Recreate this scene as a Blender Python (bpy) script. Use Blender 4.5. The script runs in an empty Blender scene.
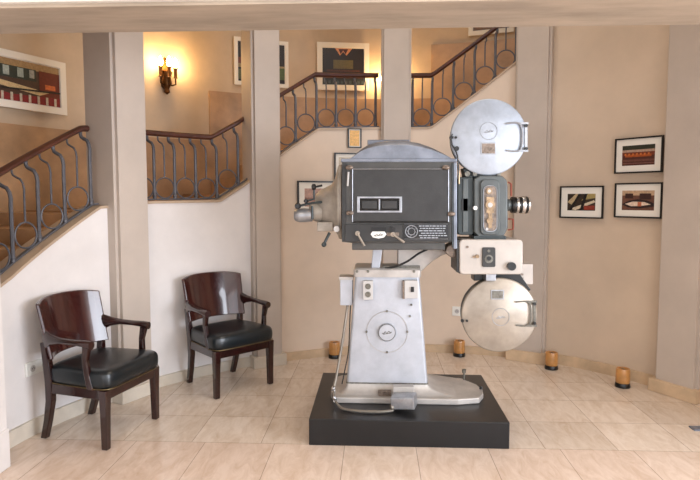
import bpy, bmesh, math, random
from mathutils import Vector, Matrix
random.seed(7)
C = bpy.context.scene.collection
R = math.radians
# ------------------------------------------------------------------ camera numbers
F = 570.0; CAM_H = 1.5
TH = math.atan(42 / F); PS = math.atan(26 * math.cos(TH) / F)
_f = Vector((-math.sin(PS) * math.cos(TH), math.cos(PS) * math.cos(TH), -math.sin(TH)))
_r = Vector((math.cos(PS), math.sin(PS), 0)); _u = _r.cross(_f)
def ray(px, py): return _f + _r * ((px - 350) / F) + _u * ((240 - py) / F)
def at(px, py, Y):
    d = ray(px, py); t = Y / d.y
    return Vector((d.x * t, Y, CAM_H + d.z * t))
def fl(px, py, z=0.0):
    d = ray(px, py); t = (z - CAM_H) / d.z
    return Vector((d.x * t, d.y * t, z))
# ------------------------------------------------------------------ colours / materials
def lin(c):
    return tuple((v / 12.92 if v <= .04045 else ((v + .055) / 1.055) ** 2.4) for v in c)
MATS = {}
def mat(name, rgb, rough=.5, metal=0.0, var=0.0, scale=8.0, bump=0.0, bscale=60.0, coat=0.0, emit=None, estr=0.0, spec=None, stretch=None, trans=0.0, var2=None):
    m = bpy.data.materials.new(name); m.use_nodes = True
    nt = m.node_tree; b = nt.nodes['Principled BSDF']
    col = lin(rgb) + (1,)
    b.inputs['Base Color'].default_value = col
    b.inputs['Roughness'].default_value = rough; b.inputs['Metallic'].default_value = metal
    b.inputs['Coat Weight'].default_value = coat
    if spec is not None: b.inputs['Specular IOR Level'].default_value = spec
    if trans: b.inputs['Transmission Weight'].default_value = trans
    if emit: b.inputs['Emission Color'].default_value = lin(emit) + (1,); b.inputs['Emission Strength'].default_value = estr
    tc = nt.nodes.new('ShaderNodeTexCoord')
    src = tc.outputs['Object']
    if stretch:
        mp = nt.nodes.new('ShaderNodeMapping'); mp.inputs['Scale'].default_value = stretch
        nt.links.new(src, mp.inputs['Vector']); src = mp.outputs['Vector']
    if var > 0:
        n = nt.nodes.new('ShaderNodeTexNoise'); n.inputs['Scale'].default_value = scale; n.inputs['Detail'].default_value = 6; n.inputs['Roughness'].default_value = .6
        nt.links.new(src, n.inputs['Vector'])
        r = nt.nodes.new('ShaderNodeValToRGB')
        r.color_ramp.elements[0].position = .3; r.color_ramp.elements[1].position = .7
        a = var2 if var2 else tuple(v * (1 - var) for v in rgb); c2 = tuple(min(1, v * (1 + var)) for v in rgb)
        r.color_ramp.elements[0].color = lin(a) + (1,); r.color_ramp.elements[1].color = lin(c2) + (1,)
        nt.links.new(n.outputs['Fac'], r.inputs['Fac']); nt.links.new(r.outputs['Color'], b.inputs['Base Color'])
    if bump > 0:
        n2 = nt.nodes.new('ShaderNodeTexNoise'); n2.inputs['Scale'].default_value = bscale; n2.inputs['Detail'].default_value = 3
        nt.links.new(src, n2.inputs['Vector'])
        bp = nt.nodes.new('ShaderNodeBump'); bp.inputs['Strength'].default_value = bump; bp.inputs['Distance'].default_value = .005
        nt.links.new(n2.outputs['Fac'], bp.inputs['Height']); nt.links.new(bp.outputs['Normal'], b.inputs['Normal'])
    MATS[name] = m
    return m
M = MATS
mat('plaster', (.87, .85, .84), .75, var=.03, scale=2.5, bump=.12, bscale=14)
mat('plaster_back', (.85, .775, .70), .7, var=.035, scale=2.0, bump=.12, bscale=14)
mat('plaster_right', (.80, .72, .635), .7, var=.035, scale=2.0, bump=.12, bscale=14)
mat('plaster_upper', (.80, .71, .60), .7, var=.05, scale=2.2, bump=.2, bscale=10)
mat('pillar_paint', (.74, .69, .645), .6, var=.03, scale=3, bump=.08, bscale=18)
mat('lintel_stone', (.69, .63, .56), .7, var=.10, scale=4, bump=.25, bscale=20, stretch=(.5, 2, 1.5))
mat('ceiling_white', (.90, .88, .84), .8)
mat('dado_marble', (.70, .56, .42), .4, var=.12, scale=3.5, bump=.05, bscale=20)
mat('coping', (.70, .61, .52), .5, var=.06, scale=5)
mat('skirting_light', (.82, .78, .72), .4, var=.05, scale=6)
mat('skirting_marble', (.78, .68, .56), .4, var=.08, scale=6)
mat('mahogany', (.21, .058, .046), .22, var=.2, scale=3, coat=.6, stretch=(3, 3, .6), var2=(.14, .038, .032))
mat('mahogany_dark', (.14, .04, .034), .25, var=.3, scale=6, coat=.5, stretch=(3, 3, .6))
mat('leather', (.045, .085, .105), .32, bump=.15, bscale=90, coat=.15)
mat('brass_nails', (.42, .36, .25), .4, metal=.8)
mat('rail_wood', (.29, .15, .11), .3, var=.2, scale=8, coat=.4)
mat('iron', (.36, .36, .38), .5, metal=.35, var=.08, scale=20)
mat('plinth_black', (.055, .058, .068), .35, var=.12, scale=12, bump=.06, bscale=40)
mat('silver_paint', (.70, .715, .745), .42, metal=.25, var=.05, scale=9, bump=.12, bscale=120)
mat('silver_dull', (.70, .68, .66), .5, metal=.3, var=.10, scale=6, bump=.1, bscale=60)
mat('seat_metal', (.60, .56, .51), .5, metal=.3, var=.15, scale=8)
mat('magazine_silver', (.68, .71, .75), .5, metal=.3, var=.07, scale=11, bump=.15, bscale=90)
mat('magazine_worn', (.64, .60, .55), .38, metal=.4, var=.08, scale=9, bump=.12, bscale=90)
mat('hood_blue', (.47, .49, .53), .38, metal=.5, var=.14, scale=9, bump=.1, bscale=30)
mat('crackle_grey', (.28, .275, .265), .32, metal=.25, var=.14, scale=6, bump=.2, bscale=160)
mat('panel_dark', (.20, .20, .20), .45, metal=.2, var=.12, scale=9, bump=.15, bscale=150)
mat('head_green', (.33, .35, .35), .45, metal=.2, var=.10, scale=8, bump=.12, bscale=120)
mat('head_dark', (.20, .23, .235), .45, metal=.2, var=.1, scale=8)
mat('cream_paint', (.72, .69, .66), .45, metal=.1, var=.04, scale=8, bump=.05, bscale=90)
mat('tan_metal', (.62, .59, .55), .5, metal=.3, var=.14, scale=10, bump=.2, bscale=60)
mat('chrome', (.82, .82, .82), .22, metal=.95)
mat('steel', (.62, .63, .65), .35, metal=.7, var=.1, scale=20)
mat('black', (.05, .05, .055), .35)
mat('dark_glass', (.04, .045, .05), .08)
mat('brass', (.55, .46, .36), .32, metal=.8, var=.2, scale=40)
mat('copper_red', (.55, .22, .16), .4, metal=.4)
mat('bronze', (.34, .22, .11), .35, metal=.8, var=.25, scale=30)
mat('white_enamel', (.92, .92, .90), .35)
mat('switch_white', (.74, .73, .72), .5)
mat('plate_grey', (.42, .41, .38), .4, metal=.5, var=.2, scale=60)
mat('plate_brown', (.45, .40, .36), .4, metal=.4, var=.3, scale=50)
mat('conduit', (.50, .47, .43), .45, metal=.5)
mat('cable_black', (.07, .07, .075), .5)
mat('bulb_glass', (1, .9, .7), .3, emit=(1, .80, .48), estr=60)
mat('amber_glass', (.74, .53, .30), .3, var=.12, scale=14, coat=.3)
mat('amber_panel', (.86, .66, .36), .5, var=.1, scale=20)
mat('frame_white', (.93, .90, .84), .5)
mat('frame_black', (.06, .05, .045), .35)
mat('paper', (.90, .88, .84), .7)
mat('socket_blue', (.45, .47, .52), .4, metal=.3)
_pc = {}
def paint(rgb):
    k = tuple(round(v, 2) for v in rgb)
    if k not in _pc: _pc[k] = mat('print_ink_%d_%d_%d' % tuple(int(v * 100) for v in k), k, .4, var=.12, scale=60)
    return _pc[k]
def floor_mat():
    m = bpy.data.materials.new('marble_tiles'); m.use_nodes = True; nt = m.node_tree; b = nt.nodes['Principled BSDF']
    N = nt.nodes.new; L = nt.links.new
    tc = N('ShaderNodeTexCoord')
    def brick(loc, w, h, c1, c2, off):
        mp = N('ShaderNodeMapping'); mp.inputs['Location'].default_value = loc; L(tc.outputs['Object'], mp.inputs['Vector'])
        t = N('ShaderNodeTexBrick'); t.offset = off; t.squash = 1
        t.inputs['Scale'].default_value = 1; t.inputs['Mortar Size'].default_value = .0022; t.inputs['Mortar Smooth'].default_value = .3
        t.inputs['Brick Width'].default_value = w; t.inputs['Row Height'].default_value = h
        t.inputs['Color1'].default_value = lin(c1) + (1,); t.inputs['Color2'].default_value = lin(c2) + (1,)
        t.inputs['Mortar'].default_value = lin((.66, .59, .53)) + (1,)
        L(mp.outputs['Vector'], t.inputs['Vector']); return t
    A = brick((-1.02 + .43 * 8, -3.365 + .42 * 10, 0), .43, .42, (.91, .855, .80), (.85, .79, .73), 0)
    B = brick((-.245 + .43 * 8, -3.365 + .84 * 10, 0), .43, .84, (.90, .83, .77), (.87, .79, .73), .5)
    sp = N('ShaderNodeSeparateXYZ'); L(tc.outputs['Object'], sp.inputs[0])
    gt = N('ShaderNodeMath'); gt.operation = 'GREATER_THAN'; gt.inputs[1].default_value = 3.365; L(sp.outputs['Y'], gt.inputs[0])
    mx = N('ShaderNodeMix'); mx.data_type = 'RGBA'; L(gt.outputs[0], mx.inputs[0]); L(B.outputs['Color'], mx.inputs[6]); L(A.outputs['Color'], mx.inputs[7])
    mp = N('ShaderNodeMapping'); mp.inputs['Scale'].default_value = (1, .35, 1); mp.inputs['Rotation'].default_value = (0, 0, .5); L(tc.outputs['Object'], mp.inputs['Vector'])
    n = N('ShaderNodeTexNoise'); n.inputs['Scale'].default_value = 14; n.inputs['Detail'].default_value = 8; n.inputs['Roughness'].default_value = .7; n.inputs['Distortion'].default_value = .8
    L(mp.outputs['Vector'], n.inputs['Vector'])
    rp = N('ShaderNodeValToRGB'); rp.color_ramp.elements[0].position = .32; rp.color_ramp.elements[1].position = .62
    rp.color_ramp.elements[0].color = (.76, .68, .60, 1); rp.color_ramp.elements[1].color = (1, 1, 1, 1); L(n.outputs['Fac'], rp.inputs[0])
    mu = N('ShaderNodeMix'); mu.data_type = 'RGBA'; mu.blend_type = 'MULTIPLY'; mu.inputs[0].default_value = .8
    L(mx.outputs[2], mu.inputs[6]); L(rp.outputs[0], mu.inputs[7]); L(mu.outputs[2], b.inputs['Base Color'])
    b.inputs['Roughness'].default_value = .2; b.inputs['Specular IOR Level'].default_value = .5
    MATS['floor'] = m
floor_mat()
# ------------------------------------------------------------------ mesh builder
class MB:
    def __init__(s): s.bm = bmesh.new()
    def box(s, c, d, rot=None, mi=0):
        mtx = Matrix.Translation(Vector(c)) @ (rot.to_4x4() if rot else Matrix()) @ Matrix.Diagonal((d[0], d[1], d[2], 1))
        g = bmesh.ops.create_cube(s.bm, size=1, matrix=mtx)
        for f in {f for v in g['verts'] for f in v.link_faces}: f.material_index = mi
        return s
    def prism(s, front, depth_vec, mi=0):
        """closed polygon (3D points) extruded by depth_vec"""
        dv = Vector(depth_vec); a = [s.bm.verts.new(p) for p in front]; b = [s.bm.verts.new(Vector(p) + dv) for p in front]
        n = len(a); fs = [s.bm.faces.new(a), s.bm.faces.new(b[::-1])]
        for i in range(n): fs.append(s.bm.faces.new((a[i], b[i], b[(i + 1) % n], a[(i + 1) % n])))
        for f in fs: f.material_index = mi
        return s
    def loft(s, rings, caps=True, closed=False):
        vs = [[s.bm.verts.new(p) for p in r] for r in rings]; n = len(vs[0])
        for a, b in zip(vs, vs[1:]):
            for i in range(n): s.bm.faces.new((a[i], a[(i + 1) % n], b[(i + 1) % n], b[i]))
        if closed:
            a, b = vs[-1], vs[0]
            for i in range(n): s.bm.faces.new((a[i], a[(i + 1) % n], b[(i + 1) % n], b[i]))
        elif caps: s.bm.faces.new(vs[0][::-1]); s.bm.faces.new(vs[-1])
        return s
    def strip(s, rows):
        """open sheet from rows of points"""
        vs = [[s.bm.verts.new(p) for p in r] for r in rows]
        for a, b in zip(vs, vs[1:]):
            for i in range(len(a) - 1): s.bm.faces.new((a[i], a[i + 1], b[i + 1], b[i]))
        return s
    def cyl(s, p0, p1, r0, r1=None, seg=20):
        r1 = r0 if r1 is None else r1
        return s.lathe(p0, p1, [(0, r0), (1, r1)], seg)
    def lathe(s, p0, p1, prof, seg=24):
        p0 = Vector(p0); p1 = Vector(p1); d = p1 - p0; z = d.normalized()
        x = z.orthogonal().normalized(); y = z.cross(x); rings = []
        for t, r in prof:
            r = max(r, 1e-4); c = p0 + d * t
            rings.append([c + (x * math.cos(2 * math.pi * i / seg) + y * math.sin(2 * math.pi * i / seg)) * r for i in range(seg)])
        return s.loft(rings)
    def tube(s, pts, r, seg=8, closed=False, flat=1.0):
        pts = [Vector(p) for p in pts]; n = len(pts); rings = []; up = None
        for i, p in enumerate(pts):
            if closed: t = pts[(i + 1) % n] - pts[i - 1]
            else: t = pts[min(i + 1, n - 1)] - pts[max(i - 1, 0)]
            t.normalize()
            if up is None: x = t.orthogonal().normalized()
            else: x = (up - t * up.dot(t)).normalized()
            up = x; y = t.cross(x); rr = r[i] if isinstance(r, (list, tuple)) else r
            rings.append([p + (x * math.cos(2 * math.pi * k / seg) + y * math.sin(2 * math.pi * k / seg) * flat) * rr for k in range(seg)])
        return s.loft(rings, closed=closed)
    def section(s, pts, prof_fn):
        return s.loft([prof_fn(p, i) for i, p in enumerate(pts)])
    def build(s, name, m, parent=None, smooth=False, bevel=0, bseg=2, sub=0):
        me = bpy.data.meshes.new(name)
        bmesh.ops.recalc_face_normals(s.bm, faces=s.bm.faces)
        if smooth:
            for f in s.bm.faces: f.smooth = True
            for e in s.bm.edges:
                if len(e.link_faces) == 2 and e.calc_face_angle(0) > R(38): e.smooth = False
        if parent is not None:
            off = WORLD[parent.name]
            bmesh.ops.translate(s.bm, verts=s.bm.verts, vec=-off)
        s.bm.to_mesh(me); s.bm.free()
        o = bpy.data.objects.new(name, me); C.objects.link(o)
        for mm in (m if isinstance(m, list) else [m]): me.materials.append(M[mm] if isinstance(mm, str) else mm)
        if parent is not None: o.parent = parent; WORLD[o.name] = WORLD[parent.name]
        else: WORLD[o.name] = Vector((0, 0, 0))
        if bevel:
            b = o.modifiers.new('bevel', 'BEVEL'); b.width = bevel; b.segments = bseg; b.limit_method = 'ANGLE'; b.angle_limit = R(35)
        if sub:
            b = o.modifiers.new('sub', 'SUBSURF'); b.levels = sub; b.render_levels = sub
        return o
WORLD = {}
def thing(name, label, cat, loc=(0, 0, 0), group=None):
    o = bpy.data.objects.new(name, None); C.objects.link(o); o.location = loc; WORLD[o.name] = Vector(loc)
    o['label'] = label; o['category'] = cat
    if group: o['group'] = group
    return o
def tag(o, label, cat, group=None):
    o['label'] = label; o['category'] = cat
    if group: o['group'] = group
    return o
def struct(o): o['kind'] = 'structure'; return o
def copy_tree(o, parent=None):
    c = o.copy(); C.objects.link(c)
    if parent is not None: c.parent = parent
    WORLD[c.name] = WORLD[o.name]
    for ch in [q for q in bpy.data.objects if q.parent == o and q is not c]: copy_tree(ch, c)
    return c
# ------------------------------------------------------------------ plan of the round stair hall
CX, CY = .2, 3.1
def interp(tab, a):
    tab = sorted(tab)
    if a <= tab[0][0]: return tab[0][1]
    for (a0, v0), (a1, v1) in zip(tab, tab[1:]):
        if a <= a1: return v0 + (v1 - v0) * (a - a0) / (a1 - a0)
    return tab[-1][1]
WT = [(-10, 2.5), (24, 2.49), (35, 2.49), (56, 2.53), (80, 2.45), (106, 2.32), (117, 2.28), (129, 2.29), (143, 2.29), (157, 2.34), (177, 2.42), (190, 2.42)]
def W(a):  # smoothed wall radius
    return sum(interp(WT, a + d) for d in (-6, -3, 0, 3, 6)) / 5
def pol(a, r, z=0.0): return Vector((CX + r * math.cos(R(a)), CY + r * math.sin(R(a)), z))
def px_angle(px, py, dr):
    """angle and height where the pixel's ray meets the curved surface at W+dr"""
    lo, hi = None, None; d = ray(px, py); d = d / d.y; prev = None
    Y = 3.15
    while Y < 8:
        p = Vector((d.x * Y, Y, CAM_H + d.z * Y)); a = math.degrees(math.atan2(p.y - CY, p.x - CX))
        g = math.hypot(p.x - CX, p.y - CY) - (W(a) + dr)
        if prev is not None and prev < 0 <= g: return a, p.z
        prev = g; Y += .004
    return a, p.z
CEIL = 4.3
BR = .07  # balustrade line behind the wall face
# height of the stair wall's top, by angle
SZ = [px_angle(x, y, BR) for x, y in [(0, 275), (92, 206), (147, 201), (216, 200), (243, 183), (282, 152), (317, 129), (380, 128), (431, 128), (515, 65), (560, 30)]]
SZ.append((188, .80)); 0 and print("SZ", [(round(a,1),round(z,2)) for a,z in SZ], "PA", [round(W(a),2) for a in range(180,20,-10)])
def SH(a): return interp(SZ, a)
def arc(a0, a1, n): return [a0 + (a1 - a0) * i / n for i in range(n + 1)]
def curved_wall(name, a0, a1, top, m, r_in=lambda a: W(a), th=.16, z0=0.0, step=1.5):
    n = max(2, int(abs(a1 - a0) / step)); rings = []
    for a in arc(a0, a1, n):
        t = top(a) if callable(top) else top
        b = z0(a) if callable(z0) else z0
        rings.append([pol(a, r_in(a), b), pol(a, r_in(a) + th, b), pol(a, r_in(a) + th, t), pol(a, r_in(a), t)])
    return MB().loft(rings).build(name, m, smooth=True)
DP = (.345, .31, .31, .31, .34)
# pillars: angle solved from where their faces stand
def p_angle(px, dr): return px_angle(px, 198, dr)[0]
PD = -.10
PIL = [(133.8, .25), (268.0, .22), (395.7, .235), (529.5, .27), (681.8, .29)]
PA = [p_angle(px, PD) for px, w in PIL]
# inner walls
cop = lambda a: SH(a) - .01
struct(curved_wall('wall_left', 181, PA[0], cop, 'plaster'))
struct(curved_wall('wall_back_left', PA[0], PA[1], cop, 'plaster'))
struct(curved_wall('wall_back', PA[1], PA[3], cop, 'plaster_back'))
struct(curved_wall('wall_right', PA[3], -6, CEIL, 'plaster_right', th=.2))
for i, (a0, a1) in enumerate(((181, PA[0]), (PA[0], PA[1]), (PA[1], PA[2]), (PA[2], PA[3]))):
    struct(curved_wall('trim_%d' % (i + 1), a0, a1, lambda a: SH(a), 'coping', r_in=lambda a: W(a) - .012, th=.19, z0=lambda a: SH(a) - .02, step=1))
# outer wall behind the stair and its marble dado
ROUT = 3.5
struct(curved_wall('wall_outer', 192, 50, CEIL, 'plaster_upper', r_in=lambda a: ROUT, th=.15, step=2))
for i, (a0, a1, z) in enumerate(((192, 124, 2.10), (124, 83.2, 2.62), (83.2, 50, 3.21))):
    struct(curved_wall('trim_%d' % (i + 5), a0, a1, z, 'dado_marble', r_in=lambda a: ROUT - .025, th=.03, step=2))
# stairs between the two walls
st = MB(); a = 184.0
while a > 56:
    z = SH(a - 2) - .06
    w = 5.0
    st.loft([[pol(b, W(b) + .165, .0), pol(b, ROUT - .03, .0), pol(b, ROUT - .03, z), pol(b, W(b) + .165, z)] for b in (a, a - w / 2, a - w)])
    a -= w
struct(st.build('staircase', 'dado_marble'))
# skirting boards
def skirting(name, a0, a1, h, m='skirting_marble'):
    return struct(curved_wall(name, a0, a1, h, m, r_in=lambda a: W(a) - .022, th=.03))
HW = [math.degrees(w / 2 / 2.3) for _, w in PIL]
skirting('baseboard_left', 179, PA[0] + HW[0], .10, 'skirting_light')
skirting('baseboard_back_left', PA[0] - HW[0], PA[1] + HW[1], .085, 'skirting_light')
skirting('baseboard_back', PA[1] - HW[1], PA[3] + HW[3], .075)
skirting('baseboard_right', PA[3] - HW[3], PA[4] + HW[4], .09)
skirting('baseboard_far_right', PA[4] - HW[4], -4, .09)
# pillars
for i, ((px, w), a) in enumerate(zip(PIL, PA)):
    r0 = W(a) + PD; u = Vector((math.cos(R(a)), math.sin(R(a)), 0)); t = Vector((math.sin(R(a)), -math.cos(R(a)), 0)); c = Vector((CX, CY, 0))
    def ring(z, hw, rin, rout, step=.0):
        return [c + u * rin - t * hw + Vector((0, 0, z)), c + u * rin + t * hw + Vector((0, 0, z)), c + u * rout + t * hw + Vector((0, 0, z)), c + u * rout - t * hw + Vector((0, 0, z))]
    m = MB()
    hw = w / 2
    m.loft([ring(0, hw, r0, r0 + DP[i]), ring(CEIL, hw, r0, r0 + DP[i])])
    # set-back edge strip on both flanks
    m.loft([ring(0, hw + .022, r0 + .03, r0 + DP[i] - .02), ring(CEIL, hw + .022, r0 + .03, r0 + DP[i] - .02)])
    o = struct(m.build('pillar', 'pillar_paint', bevel=.003)); o['label'] = ['plaster pillar left of the sconce behind the chairs', 'plaster pillar right of the far chair', 'plaster pillar directly behind the projector', 'plaster pillar right of the upper film magazine', 'plaster pillar at the right edge beside the prints'][i]
    b = MB(); b.loft([ring(0, hw + .045, r0 - .028, r0 + .10), ring(.10, hw + .045, r0 - .028, r0 + .10)])
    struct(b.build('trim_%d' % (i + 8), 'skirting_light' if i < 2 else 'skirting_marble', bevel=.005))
# lintel over the opening, its jambs, the front room
LZ = 2.365; LY0, LY1 = 2.60, 3.0
m = MB(); m.box(((-3.6 + 4.2) / 2, (LY0 + LY1) / 2, LZ + .45), (7.8, LY1 - LY0, .9))
struct(m.build('trim_13', 'lintel_stone', bevel=.004))
m = MB(); m.box((.3, LY0 - .012, LZ + .055), (7.8, .03, .078)); m.box((.3, LY0 - .006, LZ + .30), (7.8, .02, .44))
struct(m.build('trim_14', 'ceiling_white', bevel=.004))
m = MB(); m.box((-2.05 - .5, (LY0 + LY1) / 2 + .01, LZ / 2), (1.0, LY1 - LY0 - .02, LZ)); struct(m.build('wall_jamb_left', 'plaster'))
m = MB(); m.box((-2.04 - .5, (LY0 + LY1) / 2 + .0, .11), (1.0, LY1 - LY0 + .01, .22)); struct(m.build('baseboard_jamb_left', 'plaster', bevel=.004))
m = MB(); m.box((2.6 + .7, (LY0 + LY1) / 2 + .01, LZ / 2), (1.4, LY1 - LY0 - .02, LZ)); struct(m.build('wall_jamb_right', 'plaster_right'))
m = MB(); m.box((.3, 1.6, -.05), (9, 11, .1)); struct(m.build('floor', 'floor'))
m = MB(); m.box((.3, .1, 2.95), (7.8, 5.6, .1)); struct(m.build('ceiling', 'ceiling_white'))
m = MB(); m.box((.3, 5.2, CEIL + .05), (8.4, 4.2, .1)); struct(m.build('ceiling_stair_hall', 'ceiling_white'))
m = MB(); m.box((-3.6, .1, 1.45), (.1, 5.6, 2.9)); struct(m.build('wall_lobby_left', 'plaster'))
m = MB()
for y0, y1, z0, z1 in ((-2.7, -1.2, 0, 2.9), (1.7, 2.9, 0, 2.9), (-1.2, 1.7, 0, .3), (-1.2, 1.7, 2.6, 2.9)): m.box((4.2, (y0 + y1) / 2, (z0 + z1) / 2), (.1, y1 - y0, z1 - z0))
struct(m.build('wall_lobby_right', 'plaster'))
m = MB()
for y in (-1.17, .25, 1.67): m.box((4.2, y, 1.45), (.07, .05, 2.3))
for z in (.33, 2.57): m.box((4.2, .25, z), (.07, 2.9, .05))
struct(m.build('window_3', 'frame_white'))  # unseen side window, added to steer daylight onto the left walls
# street wall behind the camera with two tall windows
m = MB(); wy = -2.65
for x0, x1, z0, z1 in ((-3.6, -2.6, 0, 2.9), (-.9, .3, 0, 2.9), (3.6, 4.2, 0, 2.9), (-2.6, -.9, 0, .3), (-2.6, -.9, 2.6, 2.9), (.3, 3.6, 0, .2), (.3, 3.6, 2.7, 2.9)):
    m.box(((x0 + x1) / 2, wy, (z0 + z1) / 2), (x1 - x0, .16, z1 - z0))
struct(m.build('wall_street', 'plaster'))
for k, (x0, x1, z0, z1) in enumerate(((-2.6, -.9, .3, 2.6), (.3, 3.6, .2, 2.7))):
    m = MB()
    for x in (x0 + .03, (x0 + x1) / 2, x1 - .03): m.box((x, wy, (z0 + z1) / 2), (.05, .08, z1 - z0))
    for z in (z0 + .03, z1 - .03, z0 + (z1 - z0) * .7): m.box(((x0 + x1) / 2, wy, z), (x1 - x0, .08, .05))
    struct(m.build('window_%d' % (k + 1), 'frame_white'))
# ------------------------------------------------------------------ stair railings
def railing(label, a_hi, a_lo, mains, ends, rail_px=None):
    """mains: angles of the thick balusters"""
    am = (a_hi + a_lo) / 2
    root = thing('stair_railing', label, 'railing', pol(am, W(am) + BR, SH(am)), 'railing sections between the pillars')
    def ht(a): return .555 if a > 150 else (.54 if a > 122 else .515)
    def base(a, dr=0, dz=0): return pol(a, W(a) + BR + dr, SH(a) + dz)
    OFF = .085
    # handrail
    n = 40; pts = arc(a_hi, a_lo, n)
    def prof(a, i):
        c = base(a, OFF, ht(a)); u = Vector((math.cos(R(a)), math.sin(R(a)), 0)); z = Vector((0, 0, 1))
        return [c + u * (.03 * math.cos(q) * (1 if abs(math.cos(q)) < .9 else .95)) + z * (.024 * math.sin(q)) for q in [R(22.5 + 45 * k) for k in range(8)]]
    MB().section(pts, prof).build('handrail', 'rail_wood', root, smooth=True)
    def prof2(a, i):
        c = base(a, 0, .012); u = Vector((math.cos(R(a)), math.sin(R(a)), 0)); z = Vector((0, 0, 1))
        return [c - u * .012 - z * .006, c + u * .012 - z * .006, c + u * .012 + z * .006, c - u * .012 + z * .006]
    MB().section(pts, prof2).build('bottom_rail', 'iron', root)
    def swan(a, r, z0):
        h = ht(a) - .022
        P = [(0, z0), (0, h * .55), (0, h * .68), (-.002, h * .76), (.006, h * .83), (.024, h * .88), (.055, h * .905), (.078, h * .93), (OFF, h * .965), (OFF, h)]
        return MB().tube([base(a, x, z) for x, z in P], r, seg=8)
    for a in mains:
        m = swan(a, .0125, .01)
        m.lathe(base(a, 0, .012), base(a, 0, .07), [(0, .018), (.2, .014), (.45, .019), (.7, .013), (1, .010)], 10)
        m.build('baluster', 'iron', root, smooth=True)
    mids = [(x + y) / 2 for x, y in zip(mains, mains[1:])] + list(ends)
    for a in mids:
        rr = .082; k = math.degrees(rr / (W(a) + BR)); slope = (SH(a - 2) - SH(a + 2)) / (R(4) * W(a)); rise = rr * math.sqrt(1 + slope * slope)
        ring = []
        for q in range(28):
            t = 2 * math.pi * q / 28; aa = a + k * math.cos(t)
            p = base(aa, 0, 0); p.z = SH(a) + .02 + rise + rr * math.sin(t)
            ring.append(p)
        MB().tube(ring, .0062, seg=6, closed=True).build('baluster_ring', 'iron', root, smooth=True)
        swan(a, .0068, .02 + rise + rr).build('thin_baluster', 'iron', root, smooth=True)
    return root
def ang(px, py): return px_angle(px, py, BR)[0]
RA = [ang(x, y) for x, y in ((90, 170), (64, 190), (38.5, 215), (12, 235), (-16, 250))]
railing('bronze-railed iron balustrade climbing at the far left above the near chair', RA[-1] + 3, RA[0] - 1.2, sorted(RA), [])
RB = [ang(x, 170) for x in (154, 174.5, 195.5, 216.5, 238)]
railing('iron stair balustrade below the lit wall sconce, between two pillars', ang(143, 170), ang(248, 160), sorted(RB), [max(RB) + 2.2])
RC = [ang(x, 120) for x in (295.5, 316.5, 336, 355.5, 375.5)]
railing('iron stair balustrade in front of the white-framed picture, above the lamp house', ang(272, 140), ang(379, 110), sorted(RC), [max(RC) + 2.2])
RD = [ang(x, 100) for x in (412.5, 432, 453, 474, 494.5, 515)]
railing('iron stair balustrade climbing right, above the upper film magazine', ang(408, 110), ang(524, 60), sorted(RD), [])
# ------------------------------------------------------------------ wall sconces
def sconce(px, label):
    d = ray(px, 70); d = d / d.y; best = None; Y = 4
    while Y < 8:
        x = d.x * Y
        if math.hypot(x - CX, Y - CY) >= ROUT - .01: break
        Y += .004
    a = math.degrees(math.atan2(Y - CY, x - CX)); z = 2.73; S = .84
    c = pol(a, ROUT, z); inn = -Vector((math.cos(R(a)), math.sin(R(a)), 0)); t = Vector((math.sin(R(a)), -math.cos(R(a)), 0)); up = Vector((0, 0, 1))
    root = thing('wall_sconce', label, 'wall lamp', c, 'bronze wall sconces along the stair')
    m = MB(); prof = [(-.05, -.14), (0, -.20), (.05, -.14), (.045, .05), (.05, .10), (.03, .17), (0, .21), (-.03, .17), (-.05, .10), (-.045, .05)]
    m.prism([c + t * x * S + up * z2 * S for x, z2 in prof], inn * .02); m.build('back_plate', 'bronze', root, bevel=.004)
    m = MB(); m.lathe(c + inn * .05 - up * .20, c + inn * .05 + up * .02, [(0, .006), (.1, .03), (.25, .022), (.5, .05), (.75, .04), (1, .06)], 16); m.build('bracket_body', 'bronze', root, smooth=True)
    for s in (-1, 0, 1):
        q = c + inn * (.09 if s else .12) + t * (.075 * s) - up * .04
        m = MB(); m.tube([c + inn * .05 - up * .10, c + inn * .07 + t * .05 * s - up * .11, q - up * .06, q - up * .0], .009, 8); m.lathe(q, q + up * .10, [(0, .024), (.1, .018), (.85, .018), (1, .024)], 12); ca_ = m.build('candle_arm', 'bronze', root, smooth=True)
        b = q + up * .102
        m = MB(); m.lathe(b, b + up * .10, [(0, .012), (.25, .024), (.5, .026), (.8, .013), (1, .002)], 12); m.build('bulb', 'bulb_glass', ca_, smooth=True)
    for sd in (-1, 1):
        l = bpy.data.lights.new('sconce_light', 'POINT'); l.energy = SCONCE; l.color = (1, .66, .33); l.shadow_soft_size = .03
        lo = bpy.data.objects.new('sconce_light', l); C.objects.link(lo); lo.location = c + inn * .13 + t * (.10 * sd) + up * .10
SCONCE = 5.0
sconce(165, 'lit bronze candle sconce on the upper wall between two pillars')
sconce(389, 'lit bronze sconce whose warm glow shows beside the pillar behind the projector')
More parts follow.
